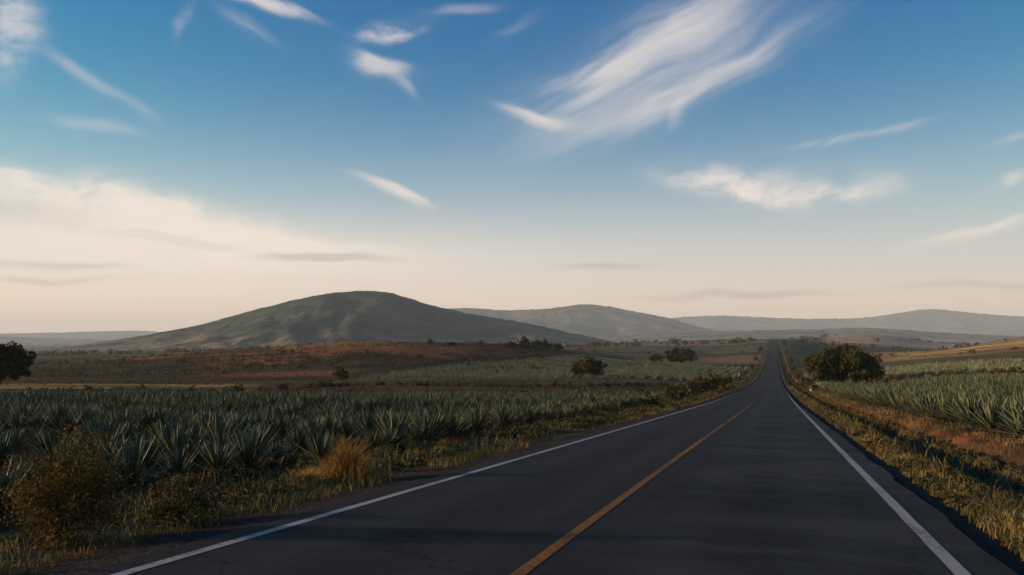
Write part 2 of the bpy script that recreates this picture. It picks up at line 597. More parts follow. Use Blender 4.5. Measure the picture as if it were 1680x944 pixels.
def hill_material(name, dark, pale, low):
    m, k, b = mat_new(name)
    geo = k.n.new('ShaderNodeNewGeometry')
    p = geo.outputs['Position']
    x, y, z = k.sep(p)
    n = k.noise(p, 0.006, 8, 0.62)
    f = k.noise(p, 0.03, 5, 0.7)
    belts = k.noise(k.vm('MULTIPLY', p, (0.0012, 0.0035, 0.002)), 1.0, 5, 0.6)
    v = k.m('ADD', k.m('MULTIPLY', n, 0.45), k.m('ADD', k.m('MULTIPLY', f, 0.2), k.m('MULTIPLY', belts, 0.35)))
    c = k.mix(k.ramp(v, 0.44, 0.60), dark, pale)
    t = k.m('ADD', z, k.m('MULTIPLY', k.m('SUBTRACT', k.noise(p, 0.006, 5, 0.6), 0.5), 130.0))
    c = k.mix(k.m('MULTIPLY', k.ramp(t, 40.0, -5.0), k.ramp(k.noise(p, 0.004, 6, 0.6), 0.38, 0.55)), c, low)
    k.put(b.inputs['Base Color'], c)
    b.inputs['Roughness'].default_value = 1.0
    bump(k, b, f, 1.0, 9.0)
    return m


M_ground = ground_material()
M_road = road_material()
M_white = paint_material('white_paint', (0.40, 0.385, 0.36), 0.545, (70, 160, 0.22))
M_yellow = paint_material('yellow_paint', (0.30, 0.125, 0.025), 0.50, (30, 190, 0.34))
M_agave = leaf_material('agave_leaf', ((0.044, 0.058, 0.034), (0.130, 0.138, 0.072)), 0.55, 0.0, 0.16)
M_young = leaf_material('young_agave_leaf', ((0.115, 0.135, 0.080), (0.205, 0.210, 0.120)), 0.6, 0.0, 0.1)
M_stem = plain_material('agave_stem', (0.040, 0.028, 0.018), (0.070, 0.052, 0.032), 9.0)
M_bark = plain_material('bark', (0.05, 0.038, 0.028), (0.11, 0.085, 0.06), 6.0)
M_crown = leaf_material('tree_leaf', ((0.030, 0.036, 0.011), (0.090, 0.076, 0.022)), 0.6, 0.3)
M_scrub = leaf_material('scrub_leaf', ((0.038, 0.042, 0.017), (0.115, 0.082, 0.030)), 0.7, 0.2)
M_dry = leaf_material('dry_shrub_leaf', ((0.034, 0.034, 0.013), (0.150, 0.088, 0.022)), 0.7, 0.3)
M_grass = leaf_material('verge_grass', ((0.045, 0.052, 0.020), (0.25, 0.175, 0.070)), 0.7, 0.3)
M_tuft = leaf_material('dry_tuft', ((0.16, 0.105, 0.035), (0.46, 0.27, 0.075)), 0.7, 0.35)
M_conc = plain_material('white_concrete', (0.78, 0.75, 0.70), (0.62, 0.58, 0.52), 3.0)
M_dark = plain_material('dark_opening', (0.05, 0.045, 0.04), (0.08, 0.07, 0.06), 5.0)
M_stone = plain_material('gravel', (0.036, 0.030, 0.025), (0.080, 0.066, 0.054), 12.0)


# ------------------------------------------------------------------ ground sheet
def axis_points(start, step, growth, limit):
    out, v, s = [], start, step
    while v < limit:
        out.append(v)
        v += s
        s *= growth
    out.append(limit)
    return np.array(out)


gx_r = axis_points(8.0, 0.18, 1.0235, 18000)
gx = np.concatenate([-(gx_r[::-1] + 4.0), np.arange(-11.85, 8.0, 0.15), gx_r])
gy_f = axis_points(0.0, 0.28, 1.0142, 18000)
gy = np.concatenate([-axis_points(0.5, 0.6, 1.06, 900)[::-1], gy_f])
GX, GY = np.meshgrid(gx, gy, indexing='ij')
GZ = land(GX, GY)
XX, FF = cam_XF(GX, GY)


def zone_colours():
    x, y = GX, GY
    PX, PY = project(x, y, GZ)
    F = FF
    ahead = F > 20
    wob = fbm(x / 40, y / 40, 31, 3)
    c = np.empty(x.shape + (3,))
    soil = np.array([0.145, 0.068, 0.034])
    c[:] = soil

    def put(mask, col, strength=1.0):
        m = np.clip(mask, 0, 1)[..., None] * strength
        c[:] = c * (1 - m) + np.array(col) * m

    # plain beyond: patchwork of dull greens and browns
    cell = vnoise(x / 420 + 7, y / 650 + 3, 5)
    far = smooth(180, 260, F)
    put(far, (0.105, 0.10, 0.055))
    put(far * smooth(0.48, 0.56, cell + wob * 0.2), (0.17, 0.115, 0.06))
    put(far * smooth(0.70, 0.76, cell + wob * 0.2), (0.075, 0.085, 0.05))
    stripes = vnoise(x / 900 + 1, y / 160, 8)
    put(smooth(900, 1500, F) * smooth(0.45, 0.75, stripes), (0.13, 0.105, 0.07))
    put(smooth(1500, 2500, F) * smooth(0.55, 0.7, vnoise(x / 500, y / 300, 12)), (0.06, 0.065, 0.045))
    left, right = PX < 1265, PX > 1278
    # golden strip and hedge belt behind the near left field
    belt = left * ahead * smooth(98, 108, F) * (1 - smooth(250, 280, F))
    put(belt, (0.060, 0.056, 0.026))
    put(belt * smooth(118, 128, F + wob * 30) * (1 - smooth(165, 195, F + wob * 60)) * (1 - smooth(350, 480, PX)), (0.48, 0.30, 0.085))
    put(belt * smooth(.5, .62, vnoise(x / 22, y / 12, 35)), (0.15, 0.095, 0.036), .8)
    # red ridge
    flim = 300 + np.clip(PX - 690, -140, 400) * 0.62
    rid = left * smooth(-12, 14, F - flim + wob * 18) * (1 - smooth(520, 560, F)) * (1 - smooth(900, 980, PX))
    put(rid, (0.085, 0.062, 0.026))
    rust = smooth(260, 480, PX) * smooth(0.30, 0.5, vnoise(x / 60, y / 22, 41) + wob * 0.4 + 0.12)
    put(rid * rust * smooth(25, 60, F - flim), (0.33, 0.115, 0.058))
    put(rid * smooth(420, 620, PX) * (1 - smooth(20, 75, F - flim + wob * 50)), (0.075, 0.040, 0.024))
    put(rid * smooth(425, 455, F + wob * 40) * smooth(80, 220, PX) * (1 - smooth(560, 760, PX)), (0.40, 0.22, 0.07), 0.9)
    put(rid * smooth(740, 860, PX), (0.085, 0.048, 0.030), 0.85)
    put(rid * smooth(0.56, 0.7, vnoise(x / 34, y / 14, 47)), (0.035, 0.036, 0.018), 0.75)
    # second left field, grey-green
    f2 = left * smooth(215, 228, F) * (1 - smooth(430, 470, F)) * smooth(560, 640, PX) * (1 - smooth(-14, 8, F - 300 - np.clip(PX - 690, -140, 400) * 0.62))
    put(f2, (0.20, 0.20, 0.098))
    put(left * smooth(470, 500, F) * (1 - smooth(640, 680, F)) * smooth(900, 980, PX), (0.27, 0.17, 0.08))
    put(left * smooth(690, 740, F) * (1 - smooth(960, 1040, F)) * smooth(940, 1020, PX), (0.15, 0.155, 0.07))
    put(left * smooth(1080, 1150, F) * (1 - smooth(1500, 1600, F)) * smooth(940, 1020, PX), (0.30, 0.20, 0.10))
    # right slope: crop, dark belt, pale green, golden grass, tan far field
    put(right * smooth(150, 165, F) * (1 - smooth(300, 340, F)), (0.115, 0.115, 0.06))
    put(right * smooth(300, 330, F) * (1 - smooth(420, 450, F)), (0.15, 0.125, 0.06))
    put(right * smooth(430, 470, F) * (1 - smooth(1000, 1100, F)) * smooth(1400, 1500, PX), (0.72, 0.46, 0.16))
    put(right * smooth(430, 470, F) * (1 - smooth(1000, 1100, F)) * smooth(1400, 1500, PX) * smooth(0.55, 0.7, vnoise(x / 120, y / 30, 66)), (0.30, 0.20, 0.075))
    put(right * smooth(1350, 1500, F) * (1 - smooth(2050, 2150, F)) * smooth(1340, 1370, PX), (0.66, 0.43, 0.26))
    # verges near the road
    near = 1 - smooth(300, 420, F)
    d = np.abs(x - XC)
    put(smooth(-6.9, -6.3, x + wob * .6) * (x < -5.3), (0.058, 0.049, 0.040))
    put(smooth(-9.9, -9.3, x) * (1 - smooth(-7.1, -6.7, x)), (0.10, 0.085, 0.045))
    put(smooth(1.9, 2.0, x) * (1 - smooth(2.35, 2.5, x)), (0.06, 0.054, 0.048))
    put(smooth(2.3, 2.5, x) * (1 - smooth(3.7, 4.0, x)), (0.105, 0.088, 0.042))
    put(smooth(3.7, 4.0, x) * (1 - smooth(5.2, 5.5, x)), (0.12, 0.078, 0.042))
    put(smooth(5.0, 5.2, x) * (1 - smooth(5.7, 5.9, x)) * near, (0.055, 0.034, 0.022))  # brown soil of the rut, its shade painted into the colour
    red = smooth(5.6, 5.85, x + wob * .5) * (1 - smooth(7.0, 7.4, x)) * near * smooth(26.5, 31, y)
    put(red, (0.21, 0.088, 0.036))
    put(red * smooth(.45, .65, vnoise(x / .7, y / 2.2, 37)), (0.085, 0.050, 0.028), .8)
    # far road verge: pale grass both sides
    put((smooth(200, 350, F) * (1 - smooth(5.2, 8.0 + F * 0.004, d))), (0.115, 0.092, 0.045))
    return c


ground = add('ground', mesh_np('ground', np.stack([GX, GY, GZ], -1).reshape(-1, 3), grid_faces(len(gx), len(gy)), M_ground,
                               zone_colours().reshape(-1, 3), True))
tag(ground, kind='structure')

# ------------------------------------------------------------------ road
ry = gy[(gy > -120) & (gy < 2500)]


def strip(x0, x1, lift, nx=2, depth=0.0, jitter=0.0, y0=-120, y1=2500, mat=None, name='strip', seed=0, shift=None):
    yy = ry[(ry >= y0) & (ry <= y1)]
    xs = np.linspace(x0, x1, nx)
    X, Y = np.meshgrid(xs, yy, indexing='ij')
    if jitter:
        X = X + jitter * (fbm(Y / 0.9, Y * 0 + X * 3, 70 + seed, 3))
    if shift:
        X = X + shift(X, Y)
    Z = road_z(Y) + lift(X, Y)
    v = np.stack([X, Y, Z], -1).reshape(-1, 3)
    f = grid_faces(nx, len(yy))
    if depth:
        n = len(yy)
        lo = np.concatenate([v[:n], v[-n:]]).copy()
        lo[:, 2] -= depth
        b0 = len(v)
        i = np.arange(n - 1)
        f = np.concatenate([f, np.stack([b0 + i, b0 + 2 * n + i, b0 + 2 * n + i + 1, b0 + i + 1][::-1], 1),
                            np.stack([b0 + n + i, b0 + 3 * n + i, b0 + 3 * n + i + 1, b0 + n + i + 1], 1)])
        v = np.concatenate([v, lo, v[:n], v[-n:]])
    return mesh_np(name, v, f, mat, None, True)


def crown_z(X, Y):
    return -0.018 * np.abs(X - XC) ** 1.2 * 0.35


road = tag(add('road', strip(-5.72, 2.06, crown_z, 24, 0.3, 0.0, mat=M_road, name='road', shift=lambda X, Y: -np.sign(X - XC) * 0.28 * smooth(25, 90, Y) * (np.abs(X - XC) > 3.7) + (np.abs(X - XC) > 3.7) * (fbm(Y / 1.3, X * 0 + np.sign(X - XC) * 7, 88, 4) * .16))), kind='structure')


def paint_lift(X, Y):
    return crown_z(X, Y) + 0.004 + np.maximum(Y, 0) * 0.00006


add('edge_line', strip(-5.42, -5.285, paint_lift, 3, 0, 0.014, y1=1900, mat=M_white, name='edge_line', seed=1), road)
add('edge_line', strip(1.51, 1.655, paint_lift, 3, 0, 0.014, y1=1900, mat=M_white, name='edge_line', seed=2), road)
add('centre_line', strip(-2.21, -2.085, paint_lift, 3, 0, 0.014, shift=lambda X, Y: 0.24 * smooth(8, 70, Y), y1=1900, mat=M_yellow, name='centre_line', seed=3), road)


# ------------------------------------------------------------------ hills
def hill(name, F0, prof, sig_f, sig_b, mat, rough, seed, nu=260, nv=70, base=-30.0):
    ps = np.array([p for p, q in prof], float)
    hs = np.array([slope_of(q) * F0 + EYE for p, q in prof])
    pp = np.linspace(ps[0], ps[-1], nu)
    H = np.interp(pp, ps, hs)
    kk = np.exp(-0.5 * (np.arange(-8, 9) / 3.0) ** 2)
    H = np.convolve(np.pad(H, 8, mode='edge'), kk / kk.sum(), mode='valid')
    vv = np.concatenate([np.linspace(-1.9, 0, nv * 2 // 3, endpoint=False) * sig_f, np.linspace(0, 1.6, nv // 3) * sig_b])
    U, V = np.meshgrid((pp - CXP) / FPX * F0, vv, indexing='ij')
    s = np.where(V < 0, V / sig_f, V / sig_b)
    HH = (H[:, None] - base)
    spread = fbm(U / (sig_f * 0.45), V / (sig_f * 1.2) + 5, seed, 4) * 0.9
    prof_v = np.exp(-(np.abs(s * (1 + spread * 0.7))) ** 1.7)
    Z = base + HH * prof_v
    gully = fbm(U / (F0 * 0.03), V / (F0 * 0.09), seed + 5, 5)
    Z = Z + gully * rough * HH * np.clip(np.abs(s), 0.08, 0.6) + fbm(U / 26, V / 26, seed + 9, 3) * F0 * 0.0022
    Fd = F0 + V
    X = U * (0.35 + 0.65 * Fd / F0)
    x = X * math.cos(YAW) - Fd * math.sin(YAW)
    y = X * math.sin(YAW) + Fd * math.cos(YAW)
    me = mesh_np(name, np.stack([x, y, Z], -1).reshape(-1, 3), grid_faces(nu, len(vv)), mat, None, True)
    return tag(add(name, me), kind='structure')


MH1 = hill_material('hill_scrub', (0.012, 0.042, 0.036), (0.100, 0.108, 0.064), (0.24, 0.175, 0.11))
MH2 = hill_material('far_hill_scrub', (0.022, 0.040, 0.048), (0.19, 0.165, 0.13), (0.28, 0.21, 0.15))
hill('big_hill', 3000, [(-160, 590), (-60, 584), (50, 578), (150, 565), (250, 549), (330, 534), (420, 509), (500, 489), (550, 480), (600, 477), (640, 480), (700, 499),
                        (760, 514), (850, 528), (930, 545), (980, 556), (1050, 572)], 560, 540, MH1, 0.26, 101, 420, 110)
hill('second_hill', 8500, [(520, 540), (640, 514), (700, 508), (760, 506), (830, 510), (900, 507), (960, 499), (1010, 505), (1060, 515), (1100, 523), (1140, 536), (1200, 548), (1260, 560)],
     1000, 900, MH2, 0.3, 131)
hill('rolling_ridge', 6200, [(880, 566), (980, 556), (1080, 547), (1150, 545), (1250, 542), (1350, 541), (1400, 537), (1450, 540), (1550, 547), (1680, 552), (1900, 560), (2200, 566)],
     1100, 800, MH2, 0.45, 151)
hill('far_ridge', 13500, [(960, 548), (1050, 530), (1110, 521), (1180, 518), (1250, 521), (1330, 524), (1420, 522), (1470, 515), (1520, 507), (1560, 510), (1620, 516), (1680, 520), (1800, 524), (2100, 545)],
     1300, 900, MH2, 0.3, 171)
hill('far_left_hill', 9000, [(-500, 550), (-200, 549), (-60, 552), (20, 553), (100, 556), (230, 559), (340, 568)], 1000, 900, MH2, 0.3, 191)
hill('faint_left_ridge', 14500, [(-300, 552), (-100, 549), (60, 547), (160, 544), (230, 543), (320, 548), (460, 560)], 1000, 900, MH2, 0.2, 201)


# ------------------------------------------------------------------ agave plants
def frame_from(az, el):
    """axis direction, side and normal for a leaf pointing at azimuth az, elevation el"""
    d = np.array([math.cos(el) * math.cos(az), math.cos(el) * math.sin(az), math.sin(el)])
    s = np.array([-math.sin(az), math.cos(az), 0.0])
    return d, s, np.cross(d, s)


def leaf_np(L, W, bend, chan, ns):
    """one sword leaf along +X with its upper face +Z"""
    t = np.linspace(0, 1, ns)
    w = W * np.interp(t, [0, .15, .4, .7, .92, 1], [.7, .85, 1, .72, .25, .03])
    x = L * t
    zc = bend * L * t * t
    v = []
    for i in range(ns):
        v += [(x[i], -w[i] / 2, zc[i] + chan * w[i]), (x[i], 0, zc[i]), (x[i], w[i] / 2, zc[i] + chan * w[i])]
    v = np.array(v)
    f = []
    for i in range(ns - 1):
        a = i * 3
        f += [(a, a + 3, a + 4, a + 1), (a + 1, a + 4, a + 5, a + 2)]
    return v, np.array(f), t.repeat(3)


def leaf_slots(n, rng, wide=1.0):
    out = []
    for i in range(n):
        q = (i + 0.5) / n
        az = i * 2.39996 + rng.uniform(-.12, .12)
        el = R(86 - 82 * q ** 0.95 + rng.uniform(-6, 6))
        L = 1.12 * (0.80 + 0.32 * math.sin(min(1, q * 1.4) * 1.57)) * rng.uniform(.88, 1.1)
        W = 0.066 * wide * rng.uniform(.8, 1.2)
        out.append((az + rng.normal(0, .15), el + rng.normal(0, .08), L * rng.uniform(.85, 1.08), W, rng.uniform(-.10, .14), q))
    return out


def agave_mesh(n, ns, seed, wide=1.0):
    rng = np.random.default_rng(seed)
    V, Fa, T, o = [], [], [], 0
    for az, el, L, W, bend, q in leaf_slots(n, rng, wide):
        v, f, t = leaf_np(L, W * (1 if ns > 3 else 1.35), bend, 0.28, ns)
        d, s, nn = frame_from(az, el)
        p0 = np.array([math.cos(az) * .06, math.sin(az) * .06, 0.10 + 0.22 * (1 - q)])
        V.append(p0 + v[:, :1] * d + v[:, 1:2] * s + v[:, 2:] * nn)
        Fa.append(f + o)
        o += len(v)
        b = rng.uniform(.8, 1.2)
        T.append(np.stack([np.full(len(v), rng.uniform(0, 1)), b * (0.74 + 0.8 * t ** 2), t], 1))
    return np.concatenate(V), np.concatenate(Fa), np.concatenate(T)


LEAVES = []
for _i in range(5):
    _v, _f, _t = leaf_np(1.0, 1.0, 0.03 * (_i - 1), 0.28, 6)
    _b = 0.85 + 0.08 * _i
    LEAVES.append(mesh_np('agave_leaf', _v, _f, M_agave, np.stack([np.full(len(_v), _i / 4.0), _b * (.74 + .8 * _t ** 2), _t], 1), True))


def stem_mesh():
    n, rows = 10, [(0, .09), (.06, .12), (.16, .13), (.28, .08), (.34, .01)]
    a = np.arange(n) * 2 * math.pi / n
    v = np.concatenate([np.stack([np.cos(a) * r, np.sin(a) * r, np.full(n, z)], 1) for z, r in rows])
    f = np.array([(j * n + i, j * n + (i + 1) % n, (j + 1) * n + (i + 1) % n, (j + 1) * n + i) for j in range(len(rows) - 1) for i in range(n)])
    return mesh_np('agave_stem', v, f, M_stem, None, True)


STEM = stem_mesh()
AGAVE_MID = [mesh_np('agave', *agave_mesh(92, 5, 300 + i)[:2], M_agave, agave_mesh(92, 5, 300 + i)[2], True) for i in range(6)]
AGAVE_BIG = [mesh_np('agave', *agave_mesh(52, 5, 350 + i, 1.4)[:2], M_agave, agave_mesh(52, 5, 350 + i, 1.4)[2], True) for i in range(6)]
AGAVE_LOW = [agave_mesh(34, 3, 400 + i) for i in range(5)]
AGAVE_TINY = [agave_mesh(13, 3, 500 + i) for i in range(4)]

rows_l = np.arange(-10.4, -130, -2.6)
pl = []
for _x in rows_l:
    _y = np.arange(-34, 140, 1.05) + RNG.uniform(0, 1)
    pl.append(np.stack([_x + RNG.normal(0, .16, len(_y)), _y + RNG.normal(0, .2, len(_y))], 1))
pl = np.concatenate(pl)
X_, F_ = cam_XF(pl[:, 0], pl[:, 1])
P_ = CXP + FPX * X_ / np.maximum(F_, 1)
pl = pl[(F_ < 103 + 6 * np.sin(P_ / 130)) & (((F_ > 3) & (P_ > -260)) | (pl[:, 0] > -34)) & ((P_ < 1235) | (F_ < 3)) & (RNG.random(len(pl)) > .04)]
pr = []
for _x in np.arange(7.5, 75, 2.9):
    _y = np.arange(29.5, 190, 1.75) + RNG.uniform(0, 1)
    pr.append(np.stack([_x + RNG.normal(0, .15, len(_y)), _y + RNG.normal(0, .2, len(_y))], 1))
pr = np.concatenate(pr)
X_, F_ = cam_XF(pr[:, 0], pr[:, 1])
P_ = CXP + FPX * X_ / np.maximum(F_, 1)
pr = pr[(F_ < 150) & (P_ < 1850) & (RNG.random(len(pr)) > .03)]

plants = []
for side, arr in (('left', pl), ('right', pr)):
    z = land(arr[:, 0], arr[:, 1])
    for (x, y), zz in zip(arr, z):
        s = (RNG.uniform(.50, .84) * (0.86 + .34 * float(vnoise(np.array(x / 5.0), np.array(y / 5.0), 77))) if side == 'left' else RNG.uniform(.88, 1.2))
        X, F = cam_XF(x, y)
        px, py = project(x, y, zz)
        vis = -60 < px < 1740 and F > 3 and py < 1000
        rowdist = (-10.4 - x) if side == 'left' else (x - 7.5)
        size = s * FPX / max(F, 1) * (1.0 if rowdist < 1.0 else 0.82 if rowdist < 4 else 0.7)
        plants.append([size if vis else 0, side, x, y, float(zz), s, px, py, F])
plants.sort(key=lambda p: -p[0])
N_IND, N_PARTS = 296, 22
UNIQUE = {}


def claim(px, py, label, side):
    best = min((p for p in plants[:N_IND] if p[1] == side and id(p) not in UNIQUE), key=lambda p: abs(p[6] - px) + abs(p[7] - py))
    UNIQUE[id(best)] = label
    return best


claim(285, 792, 'large spiky agave standing just right of the dry roadside shrub', 'left')
claim(395, 775, 'agave next in the front row past the one beside the dry shrub', 'left')
claim(560, 735, 'agave in the front row behind the golden grass tuft', 'left')
claim(1600, 702, 'big agave at the near end of the front row above red earth', 'right')
claim(1672, 715, 'agave nearest the right edge of the photo, beside the red bank', 'right')
_by = {'left': 0, 'right': 0}
rot_rng = random.Random(5)
for i, p in enumerate(plants[:N_IND]):
    size, side, x, y, z, s, px, py, F = p
    full = i < N_PARTS or id(p) in UNIQUE
    rz = rot_rng.uniform(0, 6.28)
    tilt = (rot_rng.uniform(-.05, .05), rot_rng.uniform(-.05, .05), rz)
    front = (x > -11.6) if side == 'left' else (x < 9.0)
    if full:
        o = add('agave', None, None, (x, y, z - .03), tilt, s)
        add('stem', STEM, o)
        rng = np.random.default_rng(900 + i)
        for az, el, L, W, bend, q in leaf_slots(66, rng) if side == 'left' else leaf_slots(46, rng, 1.45):
            d, sd_, nn = frame_from(az, el)
            lf = add('leaf', LEAVES[int(rng.integers(0, 5))], o)
            m = Matrix((d, sd_, nn)).transposed().to_4x4()
            m.translation = Vector((math.cos(az) * .06, math.sin(az) * .06, 0.10 + 0.22 * (1 - q)))
            lf.matrix_local = m @ Matrix.Diagonal((L, W, L if False else W, 1))
    else:
        o = add('agave', (AGAVE_MID if side == 'left' else AGAVE_BIG)[i % 6], None, (x, y, z - .03), tilt, s)
    if id(p) in UNIQUE:
        lab = UNIQUE[id(p)]
    elif side == 'left':
        lab = ('blue-green agave in the front row along the left verge' if front else 'blue-green agave in the crowded rows of the near left field')
    else:
        lab = ('grey-green agave in the front row behind the red bank on the right' if front else 'grey-green agave in the rows behind the front row right of the road')
    tag(o, lab, 'agave', 'agaves in the near left field' if side == 'left' else 'agaves in the right field')


def scatter(name, protos, pos, scale, mat, rng):
    """join many small plants into one mesh"""
    V, Fa, T, o = [], [], [], 0
    for kk, (v, f, t) in enumerate(protos):
        sel = np.arange(len(pos))[kk::len(protos)]
        if not len(sel):
            continue
        a = rng.uniform(0, 6.283, len(sel))
        ca, sa = np.cos(a), np.sin(a)
        s = scale[sel]
        vx = (v[None, :, 0] * ca[:, None] - v[None, :, 1] * sa[:, None]) * s[:, None] + pos[sel, 0:1]
        vy = (v[None, :, 0] * sa[:, None] + v[None, :, 1] * ca[:, None]) * s[:, None] + pos[sel, 1:2]
        vz = v[None, :, 2] * s[:, None] + pos[sel, 2:3]
        V.append(np.stack([vx, vy, vz], -1).reshape(-1, 3))
        Fa.append((f[None] + (np.arange(len(sel)) * len(v))[:, None, None] + o).reshape(-1, f.shape[1]))
        tt = np.repeat(t[None], len(sel), 0).copy()
        tt[:, :, 1] *= rng.uniform(.75, 1.25, len(sel))[:, None]
        T.append(tt.reshape(-1, 3))
        o += len(sel) * len(v)
    return mesh_np(name, np.concatenate(V), np.concatenate(Fa), mat, np.concatenate(T), True)


rest = plants[N_IND:]
for side in ('left', 'right'):
    r = np.array([[p[2], p[3], p[4] - .03, p[5]] for p in rest if p[1] == side])
    o = add('agave_rows', scatter('agave_rows', AGAVE_LOW, r[:, :3], r[:, 3], M_agave, RNG))
    tag(o, 'rest of the blue-green agave crop filling the near %s field' % side, 'agave crop', kind='stuff')


def field_rows(name, test, x0, x1, y0, y1, sx, sy, scale, label):
    xs = np.arange(x0, x1, sx)
    ys = np.arange(y0, y1, sy)
    X, Y = np.meshgrid(xs, ys)
    X = X.ravel() + RNG.normal(0, .25, X.size)
    Y = Y.ravel() + RNG.normal(0, .5, Y.size)
    Xc, F = cam_XF(X, Y)
    P = CXP + FPX * Xc / np.maximum(F, 1)
    ok = test(P, F) & (np.abs(X - XC) > 9 + 0.004 * Y) & (P > -40) & (P < 1730) & (vnoise(X / 14, Y / 14, 90) > .18) & (RNG.random(X.size) > .1)
    X, Y = X[ok], Y[ok]
    pos = np.stack([X, Y, land(X, Y) - .05], 1)
    o = add(name, scatter(name, AGAVE_TINY, pos, RNG.uniform(.7, 1.15, len(X)) * scale, M_young, RNG))
    tag(o, label, 'agave crop', kind='stuff')


field_rows('agave_rows', lambda P, F: (F > 222) & (F < 450) & (P > 585) & (F < 292 + np.clip(P - 690, -140, 400) * .62) & (P < 1245), -330, -8, 190, 460, 3.4, 2.6, 1.25,
           'distant agave crop in pale rows on the middle field left of the road')
field_rows('agave_rows', lambda P, F: (F > 172) & (F < 300) & (P > 1300), 10, 190, 160, 420, 3.4, 2.4, 1.25,
           'distant agave crop in rows on the slope right of the road')


# ------------------------------------------------------------------ trees and shrubs
def tube(pts, rad, n=7):
    V, Fa = [], []
    pts = [np.array(p, float) for p in pts]
    for i, (p, r) in enumerate(zip(pts, rad)):
        d = pts[min(i + 1, len(pts) - 1)] - pts[max(i - 1, 0)]
        d /= np.linalg.norm(d) + 1e-9
        a = np.cross(d, [0.3, 0.9, 0.1])
        a /= np.linalg.norm(a)
        b = np.cross(d, a)
        for k in range(n):
            t = 2 * math.pi * k / n
            V.append(p + r * (math.cos(t) * a + math.sin(t) * b))
        if i:
            for k in range(n):
                Fa.append(((i - 1) * n + k, (i - 1) * n + (k + 1) % n, i * n + (k + 1) % n, i * n + k))
    return np.array(V), np.array(Fa)


def join(parts):
    V, Fa, o = [], [], 0
    for v, f in parts:
        V.append(v)
        Fa.append(f + o)
        o += len(v)
    return np.concatenate(V), np.concatenate(Fa)


def leaf_cloud(centres, radii, per, size, rng, squash=.8, droop=0.0):
    """many small leaf faces filling clumps"""
    n = len(centres) * per
    c = np.repeat(centres, per, 0)
    r = np.repeat(radii, per)
    d = rng.normal(0, 1, (n, 3))
    d /= np.linalg.norm(d, axis=1, keepdims=True)
    d[:, 2] *= squash
    p = c + d * (r * rng.uniform(.25, 1, n) ** .5)[:, None]
    nn = d + rng.normal(0, .55, (n, 3))
    nn /= np.linalg.norm(nn, axis=1, keepdims=True)
    a = np.cross(nn, rng.normal(0, 1, (n, 3)))
    a /= np.linalg.norm(a, axis=1, keepdims=True)
    b = np.cross(nn, a)
    s = size * rng.uniform(.6, 1.3, n)[:, None]
    V = np.stack([p - a * s, p + b * s * .45, p + a * s, p - b * s * .45], 1)
    f = np.arange(n * 4).reshape(n, 4)
    ctone = np.repeat(rng.uniform(0, 1, len(centres)), per) * .7 + rng.uniform(0, .3, n)
    br = np.repeat(rng.uniform(.75, 1.25, len(centres)), per) * rng.uniform(.8, 1.2, n)
    t = np.stack([ctone, br, br * 0], 1)
    return V.reshape(-1, 3), f, np.repeat(t, 4, 0)


def tree_meshes(w, h, trunk_h, clumps, per, leaf, seed, mat, flat=1.0):
    rng = np.random.default_rng(seed)
    ch = h - trunk_h
    cen, rad, lobes = [], [], []
    nl = 7
    for i in range(nl):
        a = 2.4 * i + rng.uniform(-.4, .4)
        q = math.sqrt((i + .5) / nl)
        lobes.append((np.array([math.cos(a) * q * w * .33, math.sin(a) * q * w * .33, trunk_h + ch * (.30 + .34 * (1 - q) + rng.uniform(-.03, .10))]), rng.uniform(.20, .27)))
    while len(cen) < clumps:
        lc, lr = lobes[int(rng.integers(0, nl))]
        d = rng.normal(0, 1, 3)
        d /= np.linalg.norm(d)
        p = lc + d * np.array([w * lr, w * lr, ch * .36]) * rng.uniform(.55, 1.0)
        if p[2] < trunk_h * .55:
            continue
        cen.append(p)
        rad.append(w * rng.uniform(.045, .095))
    cen = np.array(cen)
    v, f, t = leaf_cloud(cen, np.array(rad), per, leaf, rng)
    crown = mesh_np('crown', v, f, mat, t)
    parts = [tube([(0, 0, -.4), (w * .004, 0, trunk_h * .5), (0, w * .01, trunk_h), (0, 0, trunk_h + ch * .35)], [w * .035, w * .028, w * .024, w * .01])]
    for lc, lr in lobes:
        parts.append(tube([(0, 0, trunk_h * .75), lc * np.array([.45, .45, .75]), lc, lc * np.array([1.25, 1.25, 1.15])], [w * .018, w * .012, w * .008, w * .002], 5))
    v, f = join(parts)
    return crown, mesh_np('trunk', v, f, M_bark, None, True)


def shrub_meshes(w, h, clumps, per, leaf, seed, mat):
    rng = np.random.default_rng(seed)
    d = rng.normal(0, 1, (clumps, 3))
    d /= np.linalg.norm(d, axis=1, keepdims=True)
    d[:, 2] = np.abs(d[:, 2])
    d *= (0.72 + 0.62 * vnoise(np.arctan2(d[:, 1], d[:, 0]) * 1.3 + 9, d[:, 2] * 3, seed))[:, None]
    cen = d * np.array([w * .38, w * .38, h * .75]) * rng.uniform(.4, 1, (clumps, 1)) + np.array([0, 0, h * .10])
    v, f, t = leaf_cloud(cen, rng.uniform(.10, .19, clumps) * min(w, h * 1.4), per, leaf, rng)
    v[:, 2] = np.maximum(v[:, 2], -.05)
    parts = [tube([(0, 0, -.1), c * .5, c], [w * .02, w * .012, w * .004], 5) for c in cen[:9]]
    sv, sf = join(parts)
    return mesh_np('foliage', v, f, mat, t), mesh_np('stem', sv, sf, M_bark, None, True)


def place_tree(px, F, crown, trunk, label, cat='tree', name='tree', group=None, scale=1.0, rz=0.0, parts=('crown', 'trunk'), dx=0, dy=0, xy=None):
    x, y = xy if xy else world_xy(px, F)
    o = add(name, None, None, (x, y, float(land(x, y))), (0, 0, rz), scale)
    add(parts[0], crown, o)
    add(parts[1], trunk, o)
    return tag(o, label, cat, group)


